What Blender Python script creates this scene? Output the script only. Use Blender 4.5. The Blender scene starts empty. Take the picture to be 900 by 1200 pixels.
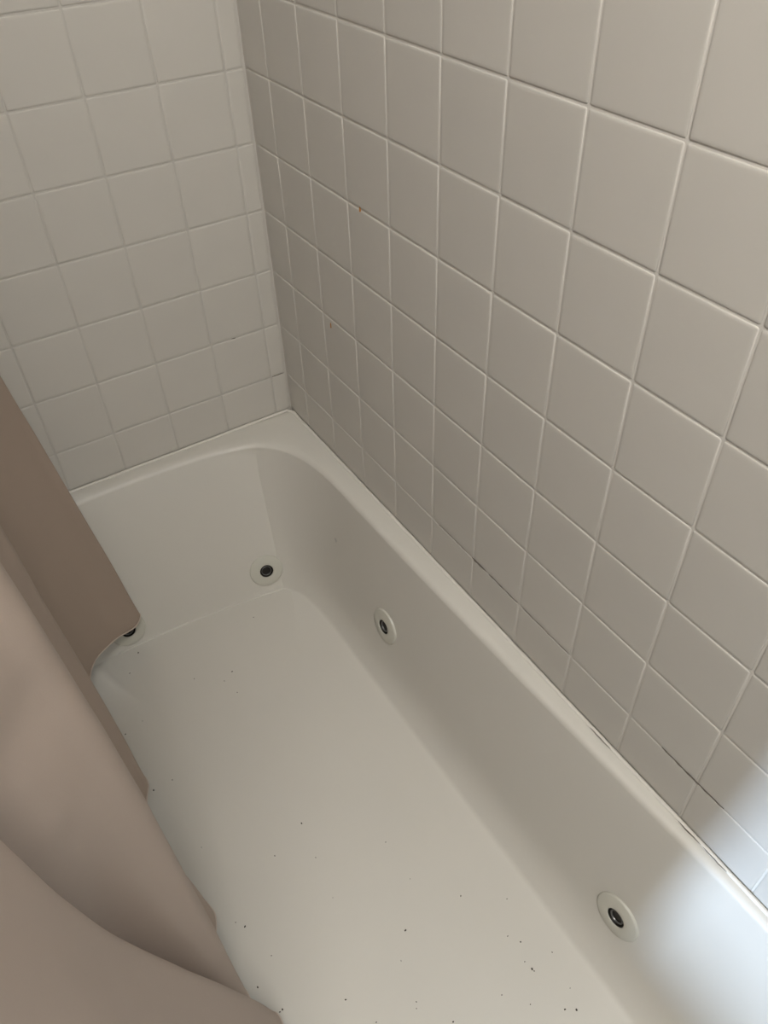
import bpy, bmesh, math, random
from mathutils import Matrix, Vector

# ------------------------------------------------------------------ camera, world, lights, exposure
U = 0.11                                   # one tile pitch in metres; the layout below is in tile units
def W(x, y, z): return Vector((x * U, y * U, (z + 12.0) * U))
sc = bpy.context.scene
C = sc.collection
random.seed(7)

cd = bpy.data.cameras.new('camera'); cam = bpy.data.objects.new('camera', cd); C.objects.link(cam)
cd.sensor_fit = 'HORIZONTAL'; cd.sensor_width = 36.0; cd.lens = 36.0 * 916.0 / 900.0
cd.clip_start = 0.01
RM = ((0.8445, -0.5348, -0.0290), (-0.3851, -0.5688, -0.7268), (0.3722, 0.6249, -0.6863))
m = Matrix.Identity(4)
for i in range(3):
    m[i][0] = RM[0][i]; m[i][1] = -RM[1][i]; m[i][2] = -RM[2][i]
m.translation = W(-4.8106, -11.384, 0.9246)
cam.matrix_world = m
sc.camera = cam

wd = bpy.data.worlds.new('daylight'); sc.world = wd; wd.use_nodes = True
bg = wd.node_tree.nodes['Background']; bg.inputs[0].default_value = (0.62, 0.76, 1.0, 1); bg.inputs[1].default_value = 1.0

def area(name, loc, target, sx, sy, power, col):
    l = bpy.data.lights.new(name, 'AREA'); l.shape = 'RECTANGLE'; l.size = sx; l.size_y = sy
    l.energy = power; l.color = col
    o = bpy.data.objects.new(name, l); C.objects.link(o); o.location = loc
    o.rotation_euler = (target - loc).to_track_quat('-Z', 'Y').to_euler()
    return o
WIN_Y0, WIN_Y1, WIN_Z0, WIN_Z1, WIN_X = -14.4, -12.6, -7.0, -0.5, -22.0
area('window_daylight', W(WIN_X + 0.25, (WIN_Y0 + WIN_Y1) / 2, (WIN_Z0 + WIN_Z1) / 2), W(0, -10.6, -9.0),
     (WIN_Y1 - WIN_Y0) * U, (WIN_Z1 - WIN_Z0) * U, 92.0, (0.57, 0.75, 1.0))
FILL_AT = (-5.9, -14.2)
area('fill_light', W(*FILL_AT, 9.0), W(-5.0, -11.5, -5), 0.34, 0.34, 30.5, (1.0, 0.97, 0.91))  # added fill light, unseen; supplies the soft light from above

vs = sc.view_settings
vs.view_transform = 'Standard'; vs.look = 'None'; vs.gamma = 1.0; vs.use_curve_mapping = False
vs.exposure = 0.0

# ------------------------------------------------------------------ materials
def mat(name, col, rough=0.5, spec=0.5, var=0.0, vscale=6.0, bump=0.0, bscale=400.0, rnd=0.0, metal=0.0, trans=0.0):
    mt = bpy.data.materials.new(name); mt.use_nodes = True
    nt = mt.node_tree; b = nt.nodes['Principled BSDF']; L = nt.links
    b.inputs['Roughness'].default_value = rough; b.inputs['Metallic'].default_value = metal
    b.inputs['Specular IOR Level'].default_value = spec
    b.inputs['Base Color'].default_value = (*col, 1)
    if var or rnd:
        tc = nt.nodes.new('ShaderNodeTexCoord'); n = nt.nodes.new('ShaderNodeTexNoise')
        n.inputs['Scale'].default_value = vscale; n.inputs['Detail'].default_value = 5
        L.new(tc.outputs['Object'], n.inputs['Vector'])
        hs = nt.nodes.new('ShaderNodeHueSaturation'); hs.inputs['Color'].default_value = (*col, 1)
        mr = nt.nodes.new('ShaderNodeMapRange')
        mr.inputs['To Min'].default_value = 1 - var; mr.inputs['To Max'].default_value = 1 + var
        L.new(n.outputs['Fac'], mr.inputs['Value'])
        if rnd:
            oi = nt.nodes.new('ShaderNodeObjectInfo'); m2 = nt.nodes.new('ShaderNodeMapRange')
            m2.inputs['To Min'].default_value = 1 - rnd; m2.inputs['To Max'].default_value = 1 + rnd
            L.new(oi.outputs['Random'], m2.inputs['Value'])
            mu = nt.nodes.new('ShaderNodeMath'); mu.operation = 'MULTIPLY'
            L.new(mr.outputs[0], mu.inputs[0]); L.new(m2.outputs[0], mu.inputs[1]); L.new(mu.outputs[0], hs.inputs['Value'])
        else: L.new(mr.outputs[0], hs.inputs['Value'])
        L.new(hs.outputs[0], b.inputs['Base Color'])
    if bump:
        tc = nt.nodes.new('ShaderNodeTexCoord'); n = nt.nodes.new('ShaderNodeTexNoise'); n.inputs['Scale'].default_value = bscale
        n.inputs['Detail'].default_value = 3
        L.new(tc.outputs['Object'], n.inputs['Vector'])
        bp = nt.nodes.new('ShaderNodeBump'); bp.inputs['Strength'].default_value = bump; bp.inputs['Distance'].default_value = 0.001
        L.new(n.outputs['Fac'], bp.inputs['Height']); L.new(bp.outputs[0], b.inputs['Normal'])
    if trans:
        tr = nt.nodes.new('ShaderNodeBsdfTranslucent'); tr.inputs['Color'].default_value = (*col, 1)
        mx = nt.nodes.new('ShaderNodeMixShader'); mx.inputs[0].default_value = trans
        L.new(b.outputs[0], mx.inputs[1]); L.new(tr.outputs[0], mx.inputs[2])
        L.new(mx.outputs[0], nt.nodes['Material Output'].inputs['Surface'])
    return mt

def emit(name, col, s):
    mt = bpy.data.materials.new(name); mt.use_nodes = True; b = mt.node_tree.nodes['Principled BSDF']
    b.inputs['Base Color'].default_value = (*col, 1)
    b.inputs['Emission Color'].default_value = (*col, 1); b.inputs['Emission Strength'].default_value = s
    return mt

M_TILE = mat('glazed_tile', (0.54, 0.513, 0.468), 0.42, 0.35, var=0.04, vscale=9, bump=0.02, bscale=60, rnd=0.012)
M_GROUT_DARKER = mat('darker_grout', (0.515, 0.49, 0.45), 0.85, 0.2, var=0.06, vscale=30, bump=0.3, bscale=900)  # slightly darker grout for the back wall
M_GROUT = mat('white_grout', (0.63, 0.60, 0.55), 0.85, 0.2, var=0.06, vscale=30, bump=0.3, bscale=900)
M_TUB = mat('acrylic', (0.60, 0.573, 0.52), 0.38, 0.4, var=0.025, vscale=5, bump=0.06, bscale=500)
M_CAULK = mat('white_caulk', (0.64, 0.61, 0.555), 0.5, 0.4)
M_PLATE = mat('jet_plastic', (0.545, 0.53, 0.465), 0.35, 0.5)
M_CHROME = mat('dull_chrome', (0.20, 0.20, 0.20), 0.35, 0.5, metal=0.9)
M_DARK = mat('dark_bore', (0.012, 0.010, 0.008), 0.5, 0.3)
M_CURT = mat('vinyl_curtain', (0.372, 0.292, 0.238), 0.55, 0.35, var=0.03, vscale=4, bump=0.10, bscale=900, trans=0.015)
M_HEM = mat('vinyl_hem', (0.56, 0.47, 0.40), 0.5, 0.35)
M_DIRT = mat('dark_dirt', (0.055, 0.045, 0.035), 0.9, 0.2)
M_RUST = mat('rust_stain', (0.48, 0.22, 0.06), 0.9, 0.2)
M_MILDEW = mat('grout_mildew', (0.15, 0.13, 0.11), 0.9, 0.2)
M_PAINT = mat('wall_paint', (0.48, 0.46, 0.42), 0.8, 0.2, var=0.02)
M_CEIL = mat('ceiling_paint', (0.60, 0.58, 0.55), 0.9, 0.2, var=0.02)
M_FLOOR = mat('floor_vinyl', (0.28, 0.24, 0.20), 0.5, 0.4, var=0.1, vscale=3)
M_FRAME = mat('window_frame_paint', (0.8, 0.8, 0.78), 0.5, 0.4)
M_FILL_GLOW = emit('fill_glow', (1.0, 0.92, 0.8), 3.0)  # glowing cover of the added fill light
M_STEEL = mat('rod_steel', (0.6, 0.6, 0.6), 0.25, 0.5, metal=1.0)

# ------------------------------------------------------------------ helpers
def link(name, me, material, parent=None):
    if material and not me.materials: me.materials.append(material)
    o = bpy.data.objects.new(name, me); C.objects.link(o)
    if parent: o.parent = parent
    return o
def mesh(name, verts, faces, smooth=True):
    me = bpy.data.meshes.new(name); me.from_pydata([tuple(v) for v in verts], [], faces); me.update()
    if smooth:
        me.polygons.foreach_set('use_smooth', [True] * len(me.polygons))
    return me
def box_data(x0, x1, y0, y1, z0, z1):
    v = [W(x, y, z) for z in (z0, z1) for y in (y0, y1) for x in (x0, x1)]
    f = [(0, 2, 3, 1), (4, 5, 7, 6), (0, 1, 5, 4), (1, 3, 7, 5), (3, 2, 6, 7), (2, 0, 4, 6)]
    return v, f
def boxes(name, lst, material, parent=None):
    V, F = [], []
    for b in lst:
        v, f = box_data(*b); n = len(V); V += v; F += [tuple(i + n for i in q) for q in f]
    return link(name, mesh(name, V, F, False), material, parent)
def structure(o): o['kind'] = 'structure'; return o
def tag(o, label, cat, group=None, kind=None):
    o['label'] = label; o['category'] = cat
    if group: o['group'] = group
    if kind: o['kind'] = kind
    return o
def lerp(a, b, t): return a + (b - a) * t
def interp(xs, ys, x):
    if x <= xs[0]: return ys[0]
    for i in range(len(xs) - 1):
        if x <= xs[i + 1]: return lerp(ys[i], ys[i + 1], (x - xs[i]) / (xs[i + 1] - xs[i]))
    return ys[-1]

def tube(pts, r, n=8):
    V, F = [], []
    for i, p in enumerate(pts):
        d = (pts[min(i + 1, len(pts) - 1)] - pts[max(i - 1, 0)]).normalized()
        u = d.cross(Vector((0, 0, 1))); u = u.normalized() if u.length > 1e-5 else Vector((1, 0, 0)); v = u.cross(d)
        rr = r(i) if callable(r) else r
        for k in range(n):
            a = 2 * math.pi * k / n; V.append(p + u * math.cos(a) * rr + v * math.sin(a) * rr)
    for i in range(len(pts) - 1):
        for k in range(n):
            F.append((i * n + k, i * n + (k + 1) % n, (i + 1) * n + (k + 1) % n, (i + 1) * n + k))
    F.append(tuple(range(n))[::-1]); F.append(tuple((len(pts) - 1) * n + k for k in range(n)))
    return V, F

# ------------------------------------------------------------------ room shell
ZF, ZC = -12.0, 10.0
YN = -15.2                                  # near end of the tub alcove
XT = -6.3                                   # outer face of the tub
G = 0.011                                   # tile face stands this far in front of the grout
Z_TILE0, ROWS = -7.80, 15                   # tiles start at the tub rim; row lines lie at whole z
wr = structure(boxes('wall_right', [(G, 1.0, YN - 1.2, 1.0, ZF, ZC)], M_GROUT))
wb = structure(boxes('wall_back', [(-7.0, G, G, 1.0, ZF, ZC)], M_GROUT_DARKER))
structure(boxes('wall_far', [(WIN_X, -7.0, 0.0, 1.0, ZF, ZC)], M_PAINT))
structure(boxes('wall_near', [(XT, G, YN - 1.2, YN, ZF, ZC)], M_PAINT))
structure(boxes('wall_front', [(WIN_X, 1.0, -25.0, -24.0, ZF, ZC), (G, 1.0, -24.0, YN - 1.2, ZF, ZC)], M_PAINT))
structure(boxes('wall_left', [(WIN_X - 0.8, WIN_X, WIN_Y1, 1.0, ZF, ZC), (WIN_X - 0.8, WIN_X, -25.0, WIN_Y0, ZF, ZC),
                              (WIN_X - 0.8, WIN_X, WIN_Y0, WIN_Y1, ZF, WIN_Z0), (WIN_X - 0.8, WIN_X, WIN_Y0, WIN_Y1, WIN_Z1, ZC)], M_PAINT))
structure(boxes('floor', [(WIN_X, 1.0, -25.0, 1.0, ZF - 0.5, ZF)], M_FLOOR))
structure(boxes('ceiling', [(WIN_X, 1.0, -25.0, 1.0, ZC, ZC + 0.5)], M_CEIL))
wf = structure(boxes('window_1', [(WIN_X - 0.8, WIN_X + 0.1, WIN_Y0, WIN_Y0 + .25, WIN_Z0, WIN_Z1), (WIN_X - 0.8, WIN_X + .1, WIN_Y1 - .25, WIN_Y1, WIN_Z0, WIN_Z1),
                       (WIN_X - 0.8, WIN_X + .1, WIN_Y0 + .25, WIN_Y1 - .25, WIN_Z0, WIN_Z0 + .25), (WIN_X - 0.8, WIN_X + .1, WIN_Y0 + .25, WIN_Y1 - .25, WIN_Z1 - .25, WIN_Z1)], M_FRAME))

# tiles: each is a part of its wall, meshes shared by size
def tile_mesh(w, h):
    """pillowed tile, width along local x, height along local y, face towards +z; origin at its centre on the grout plane"""
    w2, h2 = w * U / 2 - 0.0013, h * U / 2 - 0.0013
    rings = [(0.0, 0.0), (0.0001, 0.0004), (0.0006, 0.0008), (0.0017, 0.00112), (0.0042, 0.00121)]
    V, F = [], []
    for ins, d in rings:
        a, b, r = w2 - ins, h2 - ins, 0.0014
        for sx, sy in ((-1, -1), (1, -1), (1, 1), (-1, 1)):
            p = [(sx * (a - r), sy * b), (sx * a, sy * (b - r))]
            if sx * sy > 0: p = p if sx * sy < 0 else [p[1], p[0]] if (sx, sy) == (-1, -1) else [p[1], p[0]]
            V += [(x, y, d) for x, y in p]
    n = 8
    for k in range(len(rings) - 1):
        for i in range(n):
            j = (i + 1) % n
            F.append((k * n + i, k * n + j, (k + 1) * n + j, (k + 1) * n + i))
    F.append(tuple((len(rings) - 1) * n + i for i in range(n)))
    me = mesh('tile', V, F); me.materials.append(M_TILE)
    return me
cache = {}
def get_tile(w, h):
    k = (round(w, 3), round(h, 3))
    if k not in cache: cache[k] = tile_mesh(w, h)
    return cache[k]
def lay(wall, axis, cols, rows):
    for (a0, a1) in cols:
        for (b0, b1) in rows:
            o = bpy.data.objects.new('tile', get_tile(a1 - a0, b1 - b0)); C.objects.link(o); o.parent = wall
            ca, cb = (a0 + a1) / 2, (b0 + b1) / 2
            if axis == 'x':   # right wall, faces -x, runs along y
                R = Matrix(((0, 0, -1), (-1, 0, 0), (0, 1, 0))); loc = W(G, ca, cb)
            else:             # back wall, faces -y, runs along x
                R = Matrix(((1, 0, 0), (0, 0, -1), (0, 1, 0))); loc = W(ca, G, cb)
            tilt = Matrix.Rotation(random.gauss(0, 0.0016), 3, 'X') @ Matrix.Rotation(random.gauss(0, 0.0016), 3, 'Y')
            o.matrix_world = Matrix.Translation(loc) @ (R @ tilt).to_4x4()
PH = 0.984
rows = [(Z_TILE0, -7.0)] + [(-7.0 + i, -6.0 + i) for i in range(ROWS - 2)]
Y5, X0 = -3.692, -2.267
ycols = [(Y5 + PH * 3, -0.02)] + [(Y5 + PH * k, Y5 + PH * (k + 1)) for k in range(2, -12, -1)]
ycols = [(max(a, YN), b) for a, b in ycols if b > YN + 0.1]
xcols = [(X0 + PH * 2, -0.02)] + [(X0 + PH * k, X0 + PH * (k + 1)) for k in range(1, -5, -1)]
lay(wr, 'x', ycols, rows)
lay(wb, 'y', xcols, rows)

# rust spots and mildewed stretches of grout
def blob(name, centre, ax, r, material, parent, seed):
    rnd = random.Random(seed); V, F = [], []
    n = 9
    nx = Vector((-1, 0, 0)) if ax == 'x' else Vector((0, -1, 0)) if ax == 'y' else Vector((0, 0, 1))
    ux = Vector((0, 1, 0)) if ax == 'x' else Vector((1, 0, 0)); uy = nx.cross(ux)
    c = centre
    V.append(c + nx * 0.0006)
    for i in range(n):
        a = 2 * math.pi * i / n; q = rnd.uniform(.6, 1.1)
        V.append(c + ux * math.cos(a) * r[0] * q + uy * math.sin(a) * r[1] * q)
    F = [(0, 1 + i, 1 + (i + 1) % n) for i in range(n)]
    return link(name, mesh(name, V, F), material, parent)
blob('rust_spot', W(-0.003, -2.99 - 0.03, -3.0), 'x', (0.0034, 0.0042), M_RUST, wr, 1)['label'] = 'tiny orange rust spot on grout'
blob('rust_spot', W(-0.003, -1.96, -5.12), 'x', (0.0022, 0.0075), M_RUST, wr, 2)['label'] = 'small orange rust drip'
rg = random.Random(5)
def crack(axis, row, a, b, w):
    n = max(4, int((b - a) / .06)); pts = []
    for k in range(n + 1):
        c, h = lerp(a, b, k / n), row + rg.uniform(-.006, .004)
        pts.append(W(G * .6, c, h) if axis == 'x' else W(c, G * .6, h))
    v, f = tube(pts, lambda i: w * U * (.35 + .65 * rg.random()) * (1 if 0 < i < n else .3), 5)
    o = link('grout_crack', mesh('grout_crack', v, f), M_MILDEW, wr if axis == 'x' else wb); o['label'] = 'dark cracked stretch of grout'
for a_, b_, w_ in ((-5.95, -5.62, .012), (-6.6, -6.0, .007), (-5.55, -4.8, .004), (-9.95, -9.1, .010), (-7.6, -6.7, .004)): crack('x', -7.0, a_, b_, w_)
crack('y', -7.0, -.30, -.04, .008); crack('y', -6.0, -.92, -.83, .008)

# ------------------------------------------------------------------ bathtub
tub = bpy.data.objects.new('bathtub', None); C.objects.link(tub); tub.location = W(-3.1, YN / 2, ZF)
tag(tub, 'white built-in whirlpool bathtub along the tiled walls', 'bathtub')
bpy.context.view_layer.update()
def own(o, p=tub):
    o.parent = p; o.matrix_parent_inverse = p.matrix_world.inverted(); return o

ZR, ZB = -7.80, -10.80
def bez(p0, p1, p2, p3, n):
    r = []
    for i in range(n):
        t = i / n; a, b, c, d = (1 - t) ** 3, 3 * t * (1 - t) ** 2, 3 * t * t * (1 - t), t ** 3
        r.append((a * p0[0] + b * p1[0] + c * p2[0] + d * p3[0], a * p0[1] + b * p1[1] + c * p2[1] + d * p3[1]))
    return r
XLR, XLF = -5.9, -5.6                    # hidden left side: rim inner line and floor line
YNR, YNF = YN + 0.75, YN + 2.2             # hidden near end
NA, NE, NS, NC = 16, 24, 40, 12
def top_loop():
    L = []
    L += bez((-5.0, -0.45), (-4.2, -0.30), (-3.4, -0.30), (-2.5, -0.36), NE // 2)
    L += bez((-2.5, -0.36), (-1.9, -0.40), (-1.4, -0.47), (-1.06, -0.66), NE // 2)           # end wall, up to the crease
    L += bez((-1.06, -0.66), (-0.62, -0.92), (-0.40, -1.40), (-0.39, -2.60), NA)             # far right corner
    L += bez((-0.39, -2.60), (-0.37, -5.4), (-0.27, -7.6), (-0.20, -9.6), NS // 2)
    L += bez((-0.20, -9.6), (-0.14, -10.8), (-0.14, -11.6), (-0.2, YNR + 1.5), NS // 2)
    L += bez((-0.2, YNR + 1.5), (-0.22, YNR + .6), (-.8, YNR), (-1.8, YNR), NC)
    L += bez((-1.8, YNR), (-2.6, YNR), (-3.6, YNR), (-4.4, YNR), NC)
    L += bez((-4.4, YNR), (-5.4, YNR), (XLR, YNR + .6), (XLR, YNR + 1.5), NC)
    L += bez((XLR, YNR + 1.5), (XLR, -9), (XLR, -5), (XLR, -1.7), NS)
    L += bez((XLR, -1.7), (XLR, -1.0), (-5.6, -0.55), (-5.0, -0.45), NA)
    return L
def bot_loop():
    L = []
    L += bez((-5.15, -1.22), (-4.4, -1.16), (-3.6, -1.19), (-2.9, -1.25), NE // 2)
    L += bez((-2.9, -1.25), (-2.3, -1.30), (-1.8, -1.38), (-1.29, -1.47), NE // 2)
    L += bez((-1.29, -1.47), (-1.14, -1.58), (-0.98, -1.85), (-0.97, -3.0), NA)
    L += bez((-0.97, -3.0), (-0.97, -5.4), (-0.96, -7.6), (-0.95, -9.6), NS // 2)
    L += bez((-0.95, -9.6), (-0.95, -10.8), (-0.98, -11.2), (-1.05, YNF + 1.2), NS // 2)
    L += bez((-1.05, YNF + 1.2), (-1.08, YNF + .5), (-1.4, YNF), (-2.1, YNF), NC)
    L += bez((-2.1, YNF), (-2.7, YNF), (-3.6, YNF), (-4.2, YNF), NC)
    L += bez((-4.2, YNF), (-5.0, YNF), (XLF, YNF + .5), (XLF, YNF + 1.2), NC)
    L += bez((XLF, YNF + 1.2), (XLF, -9), (XLF, -5), (XLF, -2.4), NS)
    L += bez((XLF, -2.4), (XLF, -1.7), (-5.45, -1.25), (-5.15, -1.22), NA)
    return L
def wall_loop():
    # the same loop just below the lip: flat end wall up to the crease, then the corner curve
    L = bez((-5.0, -0.42), (-4.2, -0.36), (-3.4, -0.36), (-2.5, -0.40), NE // 2)
    L += bez((-2.5, -0.40), (-2.0, -0.43), (-1.5, -0.50), (-1.08, -0.56), NE // 2)
    L += bez((-1.08, -0.56), (-0.72, -0.90), (-0.40, -1.30), (-0.39, -2.60), NA)
    return L + top_loop()[NE + NA:]
T, T2, B = top_loop(), wall_loop(), bot_loop(); N = len(T)
KE = NE                                     # index of the crease vertex
def gS(z): return interp([-10.8, -10.78, -10.72, -10.6, -10.42, -10.2, -8.05, -7.93, -7.85, -7.8], [1, .93, .84, .70, .57, .48, .05, .02, .0, -.0], z)
def gE(z): return interp([-10.8, -10.78, -10.72, -10.6, -10.42, -10.2, -8.05, -7.93, -7.85, -7.8], [1, .985, .955, .912, .853, .78, .06, .015, .0, -.0], z)
def mixw(i):                                # 1 = end-wall profile, 0 = side-wall profile
    if i <= KE: return 1.0
    if i < KE + NA: t = (i - KE) / NA; return 1 - t * t * (3 - 2 * t)
    if i >= N - NA: t = (i - (N - NA)) / NA; return t * t * (3 - 2 * t)
    a = KE + NA + NS
    if a + NC * .0 <= i <= a + 3 * NC: return 0.5
    return 0.0
zl = [-7.85, -7.89, -7.96, -8.05, -8.4, -8.9, -9.5, -10.0, -10.2, -10.32, -10.42, -10.52, -10.6, -10.67, -10.72, -10.755, -10.78, -10.8]
V, F = [], []
ctr = (-3.1, -6.8)
def ring(pts, z):
    V.extend(W(x, y, z if not callable(z) else z(x, y)) for x, y in pts)
# outward side of the rim: a rectangle sampled at the loop's points
def clampout(x, y, e, k):
    """push a loop point out towards the rim's outer edge"""
    ox = min(max(x, XT), -0.02); return ox, y
def outer(i):
    x, y = T[i]
    if i < KE: return (lerp(XT, -1.2, i / KE), -0.02)
    j = i - KE
    if j < NA:
        t = j / NA
        return (lerp(-1.2, -0.02, t / .5), -0.02) if t <= .5 else (-0.02, lerp(-0.02, -2.6, (t - .5) / .5))
    j -= NA
    if j < NS: return (-0.02, y)
    j -= NS
    if j < NC: t = j / NC; return (-0.02, lerp(YNR + 1.5, YN + .02, t / .5)) if t <= .5 else (lerp(-0.02, -1.8, (t - .5) / .5), YN + .02)
    j -= NC
    if j < NC: return (x, YN + .02)
    j -= NC
    if j < NC: t = j / NC; return (lerp(-4.4, XT, t / .5), YN + .02) if t <= .5 else (XT, lerp(YN + .02, YNR + 1.5, (t - .5) / .5))
    j -= NC
    if j < NS: return (XT, y)
    j -= NS
    t = j / NA
    return (XT, lerp(-1.7, -0.02, t))
O = [outer(i) for i in range(N)]
ring(O, ZF)                                             # apron foot
ring(O, ZR - .004)
ring([(lerp(O[i][0], T[i][0], .10), lerp(O[i][1], T[i][1], .10)) for i in range(N)], ZR)
ring([(lerp(O[i][0], T[i][0], .55), lerp(O[i][1], T[i][1], .55)) for i in range(N)], ZR)
ring([(lerp(O[i][0], T[i][0], .80), lerp(O[i][1], T[i][1], .80)) for i in range(N)], ZR - 0.012)
for z in zl:
    P = []
    for i in range(N):
        w = mixw(i); g = gE(z) * w + gS(z) * (1 - w)
        q = interp([-8.3, -7.93, -7.85], [1, .35, 0], z)
        tx, ty = lerp(T[i][0], T2[i][0], q), lerp(T[i][1], T2[i][1], q)
        P.append((lerp(tx, B[i][0], g), lerp(ty, B[i][1], g)))
    ring(P, z)
nr = 5 + len(zl)
for k in range(nr - 1):
    for i in range(N):
        j = (i + 1) % N
        F.append((k * N + i, (k + 1) * N + i, (k + 1) * N + j, k * N + j))
lb = (nr - 1) * N
for s in (.75, .4):
    V.extend(W(lerp(-3.1, B[i][0], s), lerp(-6.9, B[i][1], s), ZB) for i in range(N))
    k = len(V) // N - 2
    for i in range(N):
        j = (i + 1) % N
        F.append((k * N + i, (k + 1) * N + i, (k + 1) * N + j, k * N + j))
V.append(W(-3.1, -6.9, ZB)); k = (len(V) - 1) // N - 1
for i in range(N): F.append((k * N + i, len(V) - 1, k * N + (i + 1) % N))
me = mesh('basin', V, F)
# sharp crease where the flat end wall meets the corner, and along the end-wall floor line
shp = me.attributes.new('sharp_edge', 'BOOLEAN', 'EDGE')
r0 = 5 + 2
for e in me.edges:
    a, b = sorted(e.vertices)
    ka, ia, kb, ib = a // N, a % N, b // N, b % N
    if ia == ib == KE and ka >= r0 and kb <= nr - 1: shp.data[e.index].value = True
    if ka == kb == nr - 1 and (ia <= KE + 4 and ib <= KE + 4): shp.data[e.index].value = True
basin = own(link('basin', me, M_TUB))

# caulk bead along the walls
rc = random.Random(3)
pts = [W(-6.1 + i * .1, -.028, ZR - .006) for i in range(61)] + [W(-.028, -.06 - i * .1, ZR - .006) for i in range(1, 150)]
wob = [rc.uniform(.0026, .0040) for _ in pts]; wob = [(wob[max(i - 1, 0)] + 2 * wob[i] + wob[min(i + 1, len(wob) - 1)]) / 4 for i in range(len(wob))]
v, f = tube(pts, lambda i: wob[i])
own(link('caulk_bead', mesh('caulk_bead', v, f), M_CAULK))
for a_, b_ in ((-8.55, -8.2), (-9.95, -9.62), (-10.3, -9.98)):
    cp = [W(-.050 - rc.uniform(0, .006), lerp(a_, b_, k / 6), ZR + .012 + rc.uniform(0, .006)) for k in range(7)]
    v, f = tube(cp, lambda i: .0002 + .0005 * math.sin(math.pi * i / 6), 5)
    own(link('caulk_crack', mesh('caulk_crack', v, f), M_MILDEW))['label'] = 'dark split in the caulk'

highlight_pts = [W(*B[i], ZB + .003) for i in range(3, KE + 5)]  # pale caulk-coloured bead stands in for the reflected highlight along this joint
v, f = tube(highlight_pts, lambda i: .0004 + .0016 * min(1, (len(highlight_pts) - i) / 6), 6)
own(link('floor_highlight', mesh('floor_highlight', v, f), M_CAULK))
# whirlpool jets
def lathe(prof, n=28):
    V, F = [], []
    for r, z in prof:
        for k in range(n): a = 2 * math.pi * k / n; V.append((r * math.cos(a), r * math.sin(a), z))
    for j in range(len(prof) - 1):
        for k in range(n): F.append((j * n + k, j * n + (k + 1) % n, (j + 1) * n + (k + 1) % n, (j + 1) * n + k))
    F.append(tuple((len(prof) - 1) * n + k for k in range(n)))
    return V, F
v, f = lathe([(.036, -.008), (.036, .0030), (.0352, .0038), (.0335, .0042), (.024, .0052), (.0158, .0060), (.0148, .0056), (.0143, .0048), (.0143, .0006)])
ME_PL = mesh('jet_plate', v, f[:-1]); ME_PL.materials.append(M_PLATE)
v, f = lathe([(.0112, .0012), (.0110, .0030), (.0104, .0036), (.0096, .0034), (.0092, .0012)])
ME_RG = mesh('nozzle_ring', v, f[:-1]); ME_RG.materials.append(M_CHROME)
v, f = lathe([(.0142, .0050), (.0136, .0024), (.0130, .0014), (.0104, .0012), (.0079, .0011), (.0001, .0010)])
ME_BO = mesh('nozzle_bore', v, f); ME_BO.materials.append(M_DARK)
def jet(p, nrm):
    o = bpy.data.objects.new('jet', ME_PL); C.objects.link(o)
    q = nrm.to_track_quat('Z', 'Y')
    o.matrix_world = Matrix.Translation(p) @ q.to_matrix().to_4x4()
    bpy.context.view_layer.update(); own(o)
    for nm, me_ in (('nozzle_ring', ME_RG), ('nozzle_bore', ME_BO)):
        s = bpy.data.objects.new(nm, me_); C.objects.link(s); s.parent = o
        s['label'] = 'dull metal nozzle ring' if nm == 'nozzle_ring' else 'black hole of the nozzle'
    o['label'] = 'round off-white jet cover'
bpy.context.view_layer.update()
def on_basin(o, d):
    """cast onto the tub so each jet sits on its wall"""
    from mathutils.bvhtree import BVHTree
    bvh = BVHTree.FromPolygons([tuple(x) for x in V0], F0)
    h = bvh.ray_cast(o, d.normalized()); return h[0], (h[1] if h[1].dot(d) < 0 else -h[1])
V0 = [vv.co.copy() for vv in me.vertices]; F0 = [tuple(p.vertices) for p in me.polygons]
for o_, d_ in ((W(-1.51, -5, -10.31), (0, 1, 0)), (W(-4.27, -5, -10.42), (0, 1, 0)), (W(-3, -4.20, -9.60), (1, 0, 0)), (W(-3, -9.66, -9.88), (1, 0, 0))):
    p, nrm = on_basin(o_, Vector(d_)); jet(p, nrm)

sp, sn = on_basin(W(-2, -2.50, -8.99), Vector((1, 0, 0)))
M_SCUFF = mat('grey_scuff', (0.47, 0.45, 0.42), 0.5, 0.3)
own(blob('scuff_mark', sp - Vector((.0013, 0, 0)), 'x', (.006, .007), M_SCUFF, None, 4))['label'] = 'faint grey scuff on the tub side'

# ------------------------------------------------------------------ shower curtain
def cat(P, t):
    """Catmull-Rom through points of P at parameter t in 0..len-1"""
    i = min(int(t), len(P) - 2); u = t - i
    p0, p1, p2, p3 = P[max(i - 1, 0)], P[i], P[i + 1], P[min(i + 2, len(P) - 1)]
    return tuple(.5 * (2 * b + (c - a) * u + (2 * a - 5 * b + 4 * c - d) * u * u + (3 * b - a - 3 * c + d) * u ** 3) for a, b, c, d in zip(p0, p1, p2, p3))
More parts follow.
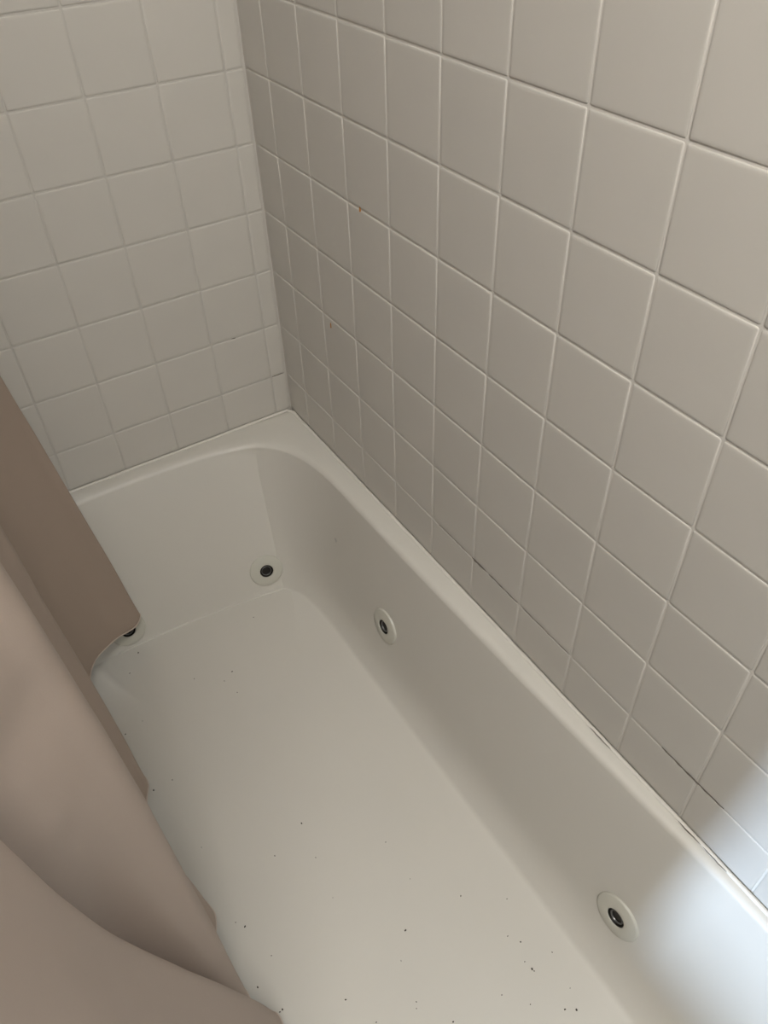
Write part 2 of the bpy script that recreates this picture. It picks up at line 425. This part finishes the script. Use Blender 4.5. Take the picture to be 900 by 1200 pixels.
# columns run from the rod to the hem: (x, y, z)
ZT = 6.6
def col(*p): return [tuple(map(float, q)) for q in p]
LEV = (ZT, 1.0, -1.5, -2.7, -4.1, -5.6, -7.1, -8.6)
def straight(xt, yt, xb, yb, zb, bulge=0.0):
    r = []
    for z in LEV + (zb,):
        t = (ZT - z) / (ZT - zb); r.append((lerp(xt, xb, t), lerp(yt, yb, t), z))
    return r
def colz(tab, zb):
    """tab: list of (z, x, y), sampled at the levels"""
    tab = sorted(tab); zs = [a[0] for a in tab]
    return [(interp(zs, [a[1] for a in tab], z), interp(zs, [a[2] for a in tab], z), z) for z in LEV + (zb,)]
COLS = [
    colz([(-10.1, -4.9, -1.42), (-8.2, -4.95, -0.85), (-7.2, -4.98, -0.30), (-4.8, -5.1, -0.15), (-2.5, -5.2, -.12), (ZT, -5.8, -.1)], -9.72),   # hidden return to the end wall, added to block stray window light
    colz([(-10.1, -4.02, -1.15), (-7.1, -4.335, -1.05), (-4.8, -4.57, -0.9), (-2.5, -4.85, -.25), (ZT, -5.75, -.2)], -10.02),                    # A: far free edge
    colz([(-9.9, -4.12, -1.35), (-4.7, -4.68, -1.2), (ZT, -5.78, -1.0)], -10.12),
    colz([(-9.9, -4.60, -1.62), (-4.7, -5.02, -1.75), (ZT, -5.85, -1.9)], -9.95),
    colz([(-9.9, -5.10, -2.00), (-4.7, -5.42, -2.30), (ZT, -6.0, -2.6)], -9.95),
    colz([(-9.9, -5.38, -2.90), (-4.7, -5.60, -3.10), (ZT, -6.0, -3.3)], -10.0),                      # valley
    colz([(-9.9, -5.20, -3.80), (-4.7, -5.40, -3.90), (ZT, -5.75, -3.9)], -10.0),
    colz([(-9.9, -5.01, -4.40), (-7.2, -5.10, -4.3), (-4.6, -5.22, -4.3), (ZT, -5.60, -4.3)], -10.0),  # B crest
    colz([(-9.9, -5.14, -4.72), (-4.6, -5.36, -4.65), (ZT, -5.75, -4.6)], -10.05),
    colz([(-9.9, -5.32, -5.40), (-4.6, -5.62, -5.30), (ZT, -6.0, -5.1)], -10.05),                      # valley
    colz([(-9.9, -5.08, -6.15), (-6.0, -5.40, -6.0), (ZT, -5.9, -5.9)], -10.1),
    colz([(-10.1, -4.90, -6.66), (-8.0, -5.12, -6.45), (-5.0, -5.32, -6.3), (ZT, -5.75, -6.3)], -10.1),       # D crest
    colz([(-10.1, -5.02, -7.02), (-8.0, -5.14, -6.8), (ZT, -5.62, -6.6)], -10.1),
    colz([(-10.1, -5.03, -7.35), (-8.0, -5.07, -6.95), (ZT, -5.50, -6.8)], -10.15),
    colz([(-10.24, -4.94, -7.75), (-7.1, -4.96, -7.72), (-4.95, -4.99, -7.7), (-3.2, -5.06, -7.7), (-2.2, -5.11, -7.7), (ZT, -5.45, -7.5)], -10.2),  # C crest
    colz([(-10.3, -5.00, -7.95), (-8.2, -5.10, -7.98), (-6.2, -5.20, -8.0), (-4.2, -5.22, -8.02), (-2.5, -5.30, -8.0), (ZT, -5.55, -7.8)], -10.2),
    colz([(-10.3, -5.10, -8.05), (-8.2, -5.50, -8.10), (-6.2, -5.70, -8.15), (-4.2, -5.55, -8.30), (-2.5, -5.60, -8.3), (ZT, -5.8, -8.2)], -10.2),
    colz([(-10.3, -5.15, -8.12), (-8.2, -5.72, -8.30), (-6.2, -6.00, -8.45), (-4.2, -6.05, -8.70), (-2.5, -6.10, -8.7), (ZT, -6.0, -8.6)], -10.2),   # valley
    colz([(-10.3, -5.00, -8.10), (-8.2, -5.35, -8.42), (-6.2, -5.55, -8.68), (-4.2, -5.70, -9.0), (-2.5, -5.78, -9.1), (ZT, -5.85, -9.0)], -10.25),
    colz([(-10.3, -4.75, -8.10), (-8.33, -4.92, -8.40), (-6.84, -5.11, -8.60), (-5.6, -5.30, -8.75), (-4.0, -5.48, -8.95), (-3.15, -5.53, -9.05), (-2.5, -5.54, -9.1), (ZT, -5.72, -9.3)], -10.25),  # E crest
    colz([(-10.3, -4.74, -8.42), (-8.3, -4.90, -8.75), (-5.6, -5.27, -9.15), (-4.0, -5.46, -9.35), (-2.5, -5.54, -9.5), (ZT, -5.72, -9.7)], -10.25),
    colz([(-10.3, -4.95, -9.10), (-5.2, -5.34, -10.0), (-2.0, -5.58, -10.3), (ZT, -5.85, -10.2)], -10.2),
    colz([(-10.3, -5.15, -9.95), (-5.2, -5.50, -10.6), (-2.0, -5.70, -10.8), (ZT, -5.9, -10.7)], -10.2),
    colz([(-10.3, -5.20, -10.6), (-5.2, -5.60, -11.1), (-2.0, -5.76, -11.2), (ZT, -5.85, -11.1)], -10.2),
]
SU, SV = 10, 14
nu, nv = (len(COLS) - 1) * SU + 1, 8 * SV + 1
V, F = [], []
from mathutils import noise
grid = []
for a in range(nu):
    ta = a / SU
    colpts = [cat([c[l] for c in COLS], ta) for l in range(9)]
    grid.append([cat(colpts, b / SV) for b in range(nv)])
for a in range(nu):
    for b in range(nv):
        x, y, z = grid[a][b]
        d = .035 * noise.noise((x * 1.1, y * .7, z * .35)) + .012 * noise.noise((x * 2, y * 2.2, z * 1.3 + 5))
        # slack dents in the broad fold that faces the camera
        d -= .07 * math.exp(-((y + 8.3) / .40) ** 2 - ((z + 3.1) / .30) ** 2)
        d += .030 * math.exp(-((y + 8.25) / .10) ** 2 - ((z + 3.9) / .13) ** 2)
        V.append(W(x + d * .8, y - d * .4, z))
for a in range(nu - 1):
    for b in range(nv - 1):
        F.append((a * nv + b, (a + 1) * nv + b, (a + 1) * nv + b + 1, a * nv + b + 1))
cur = link('shower_curtain', mesh('shower_curtain', V, F), M_CURT)
tag(cur, 'brown vinyl shower curtain hanging in folds inside the tub', 'curtain')
hem_pts = [V[a * nv + nv - 1].copy() for a in range(nu)]
v, f = tube(hem_pts, .0017, 6)
hm = link('hem', mesh('hem', v, f), M_HEM, cur); hm['label'] = 'paler welded hem edge'
sol = cur.modifiers.new('thickness', 'SOLIDIFY'); sol.thickness = .0008; sol.offset = 0
# rod and rings, above the frame
v, f = tube([W(-5.78, 0.0, ZT + .28), W(-5.78, -7.5, ZT + .28), W(-5.78, YN, ZT + .28)], .0125, 16)
rod = link('curtain_rod', mesh('curtain_rod', v, f), M_STEEL); tag(rod, 'steel shower rod spanning the alcove above the curtain', 'rod')

# ------------------------------------------------------------------ added fill-light fixture, unseen (above the frame)
v, f = lathe([(.17, .0), (.17, -.02), (.16, -.025)], 32)
lp = link('fill_fixture', mesh('fill_fixture', v, f), M_FRAME); lp.location = W(*FILL_AT, ZC)
tag(lp, 'unseen round ceiling fixture added as fill light', 'lamp')
v, f = lathe([(.155, -.022), (.15, -.05), (.11, -.075), (.05, -.088), (.001, -.09)], 32)
gl = link('fill_glow', mesh('fill_glow', v, f), M_FILL_GLOW, lp)

# ------------------------------------------------------------------ dirt on the tub floor: x, y on the floor plane and size
SPECKS = [(-3.247, -5.905, 2.2), (-2.751, -8.053, 2.2), (-3.879, -8.332, 1.8), (-2.838, -9.301, 1.8), (-1.503, -9.036, 2.0), (-1.587, -9.377, 2.4),
          (-1.580, -9.413, 1.6), (-1.416, -10.056, 2.4), (-1.538, -9.972, 1.8), (-1.830, -8.101, 1.6), (-1.303, -8.491, 1.3), (-2.316, -6.858, 1.5),
          (-3.819, -6.125, 1.3), (-3.316, -6.483, 1.2), (-2.308, -7.507, 1.1), (-3.109, -8.857, 1.2), (-3.152, -8.922, 1.3), (-2.121, -9.400, 1.4),
          (-1.876, -9.686, 1.2), (-1.612, -9.256, 1.3), (-1.603, -8.881, 1.1), (-4.617, -6.786, 2.0), (-4.705, -6.663, 1.2), (-4.469, -7.324, 1.3),
          (-4.794, -7.570, 1.8), (-4.633, -7.981, 2.0), (-4.674, -7.989, 1.4), (-3.674, -8.769, 1.3), (-4.983, -4.121, 2.2), (-4.665, -4.120, 1.3),
          (-5.032, -2.889, 1.8), (-4.699, -2.803, 1.2), (-2.980, -2.719, 1.8), (-3.179, -2.828, 1.5), (-3.088, -3.178, 1.3), (-3.618, -2.483, 1.4),
          (-2.115, -1.794, 1.5), (-3.385, -7.121, 1.0), (-4.696, -5.402, 1.0), (-4.269, -1.364, 2.4), (-4.555, -1.720, 1.4), (-0.769, -6.170, 1.8),
          (-3.011, -8.341, 1.1), (-1.226, -9.368, 1.2), (-1.316, -9.824, 1.0)]
V, F = [], []
rs = random.Random(11)
for sx, sy, s in SPECKS:
    p = W(sx, sy, ZB); r = s * .00072; n = 6; b0 = len(V); el = rs.uniform(1, 1.8); an = rs.uniform(0, 3.1)
    V.append(p + Vector((0, 0, r * .9)))
    for zz in (.45, .02):
        for k in range(n):
            a = 2 * math.pi * k / n; q = r * rs.uniform(.75, 1.1) * (.85 if zz > 0 else 1)
            x, y = q * el * math.cos(a), q * math.sin(a)
            V.append(p + Vector((x * math.cos(an) - y * math.sin(an), x * math.sin(an) + y * math.cos(an), zz * r)))
    for k in range(n):
        F.append((b0, b0 + 1 + k, b0 + 1 + (k + 1) % n))
        F.append((b0 + 1 + k, b0 + 1 + n + k, b0 + 1 + n + (k + 1) % n, b0 + 1 + (k + 1) % n))
dirt = link('dirt_specks', mesh('dirt_specks', V, F), M_DIRT)
tag(dirt, 'tiny dark specks of dirt scattered on the tub floor', 'dirt', kind='stuff')
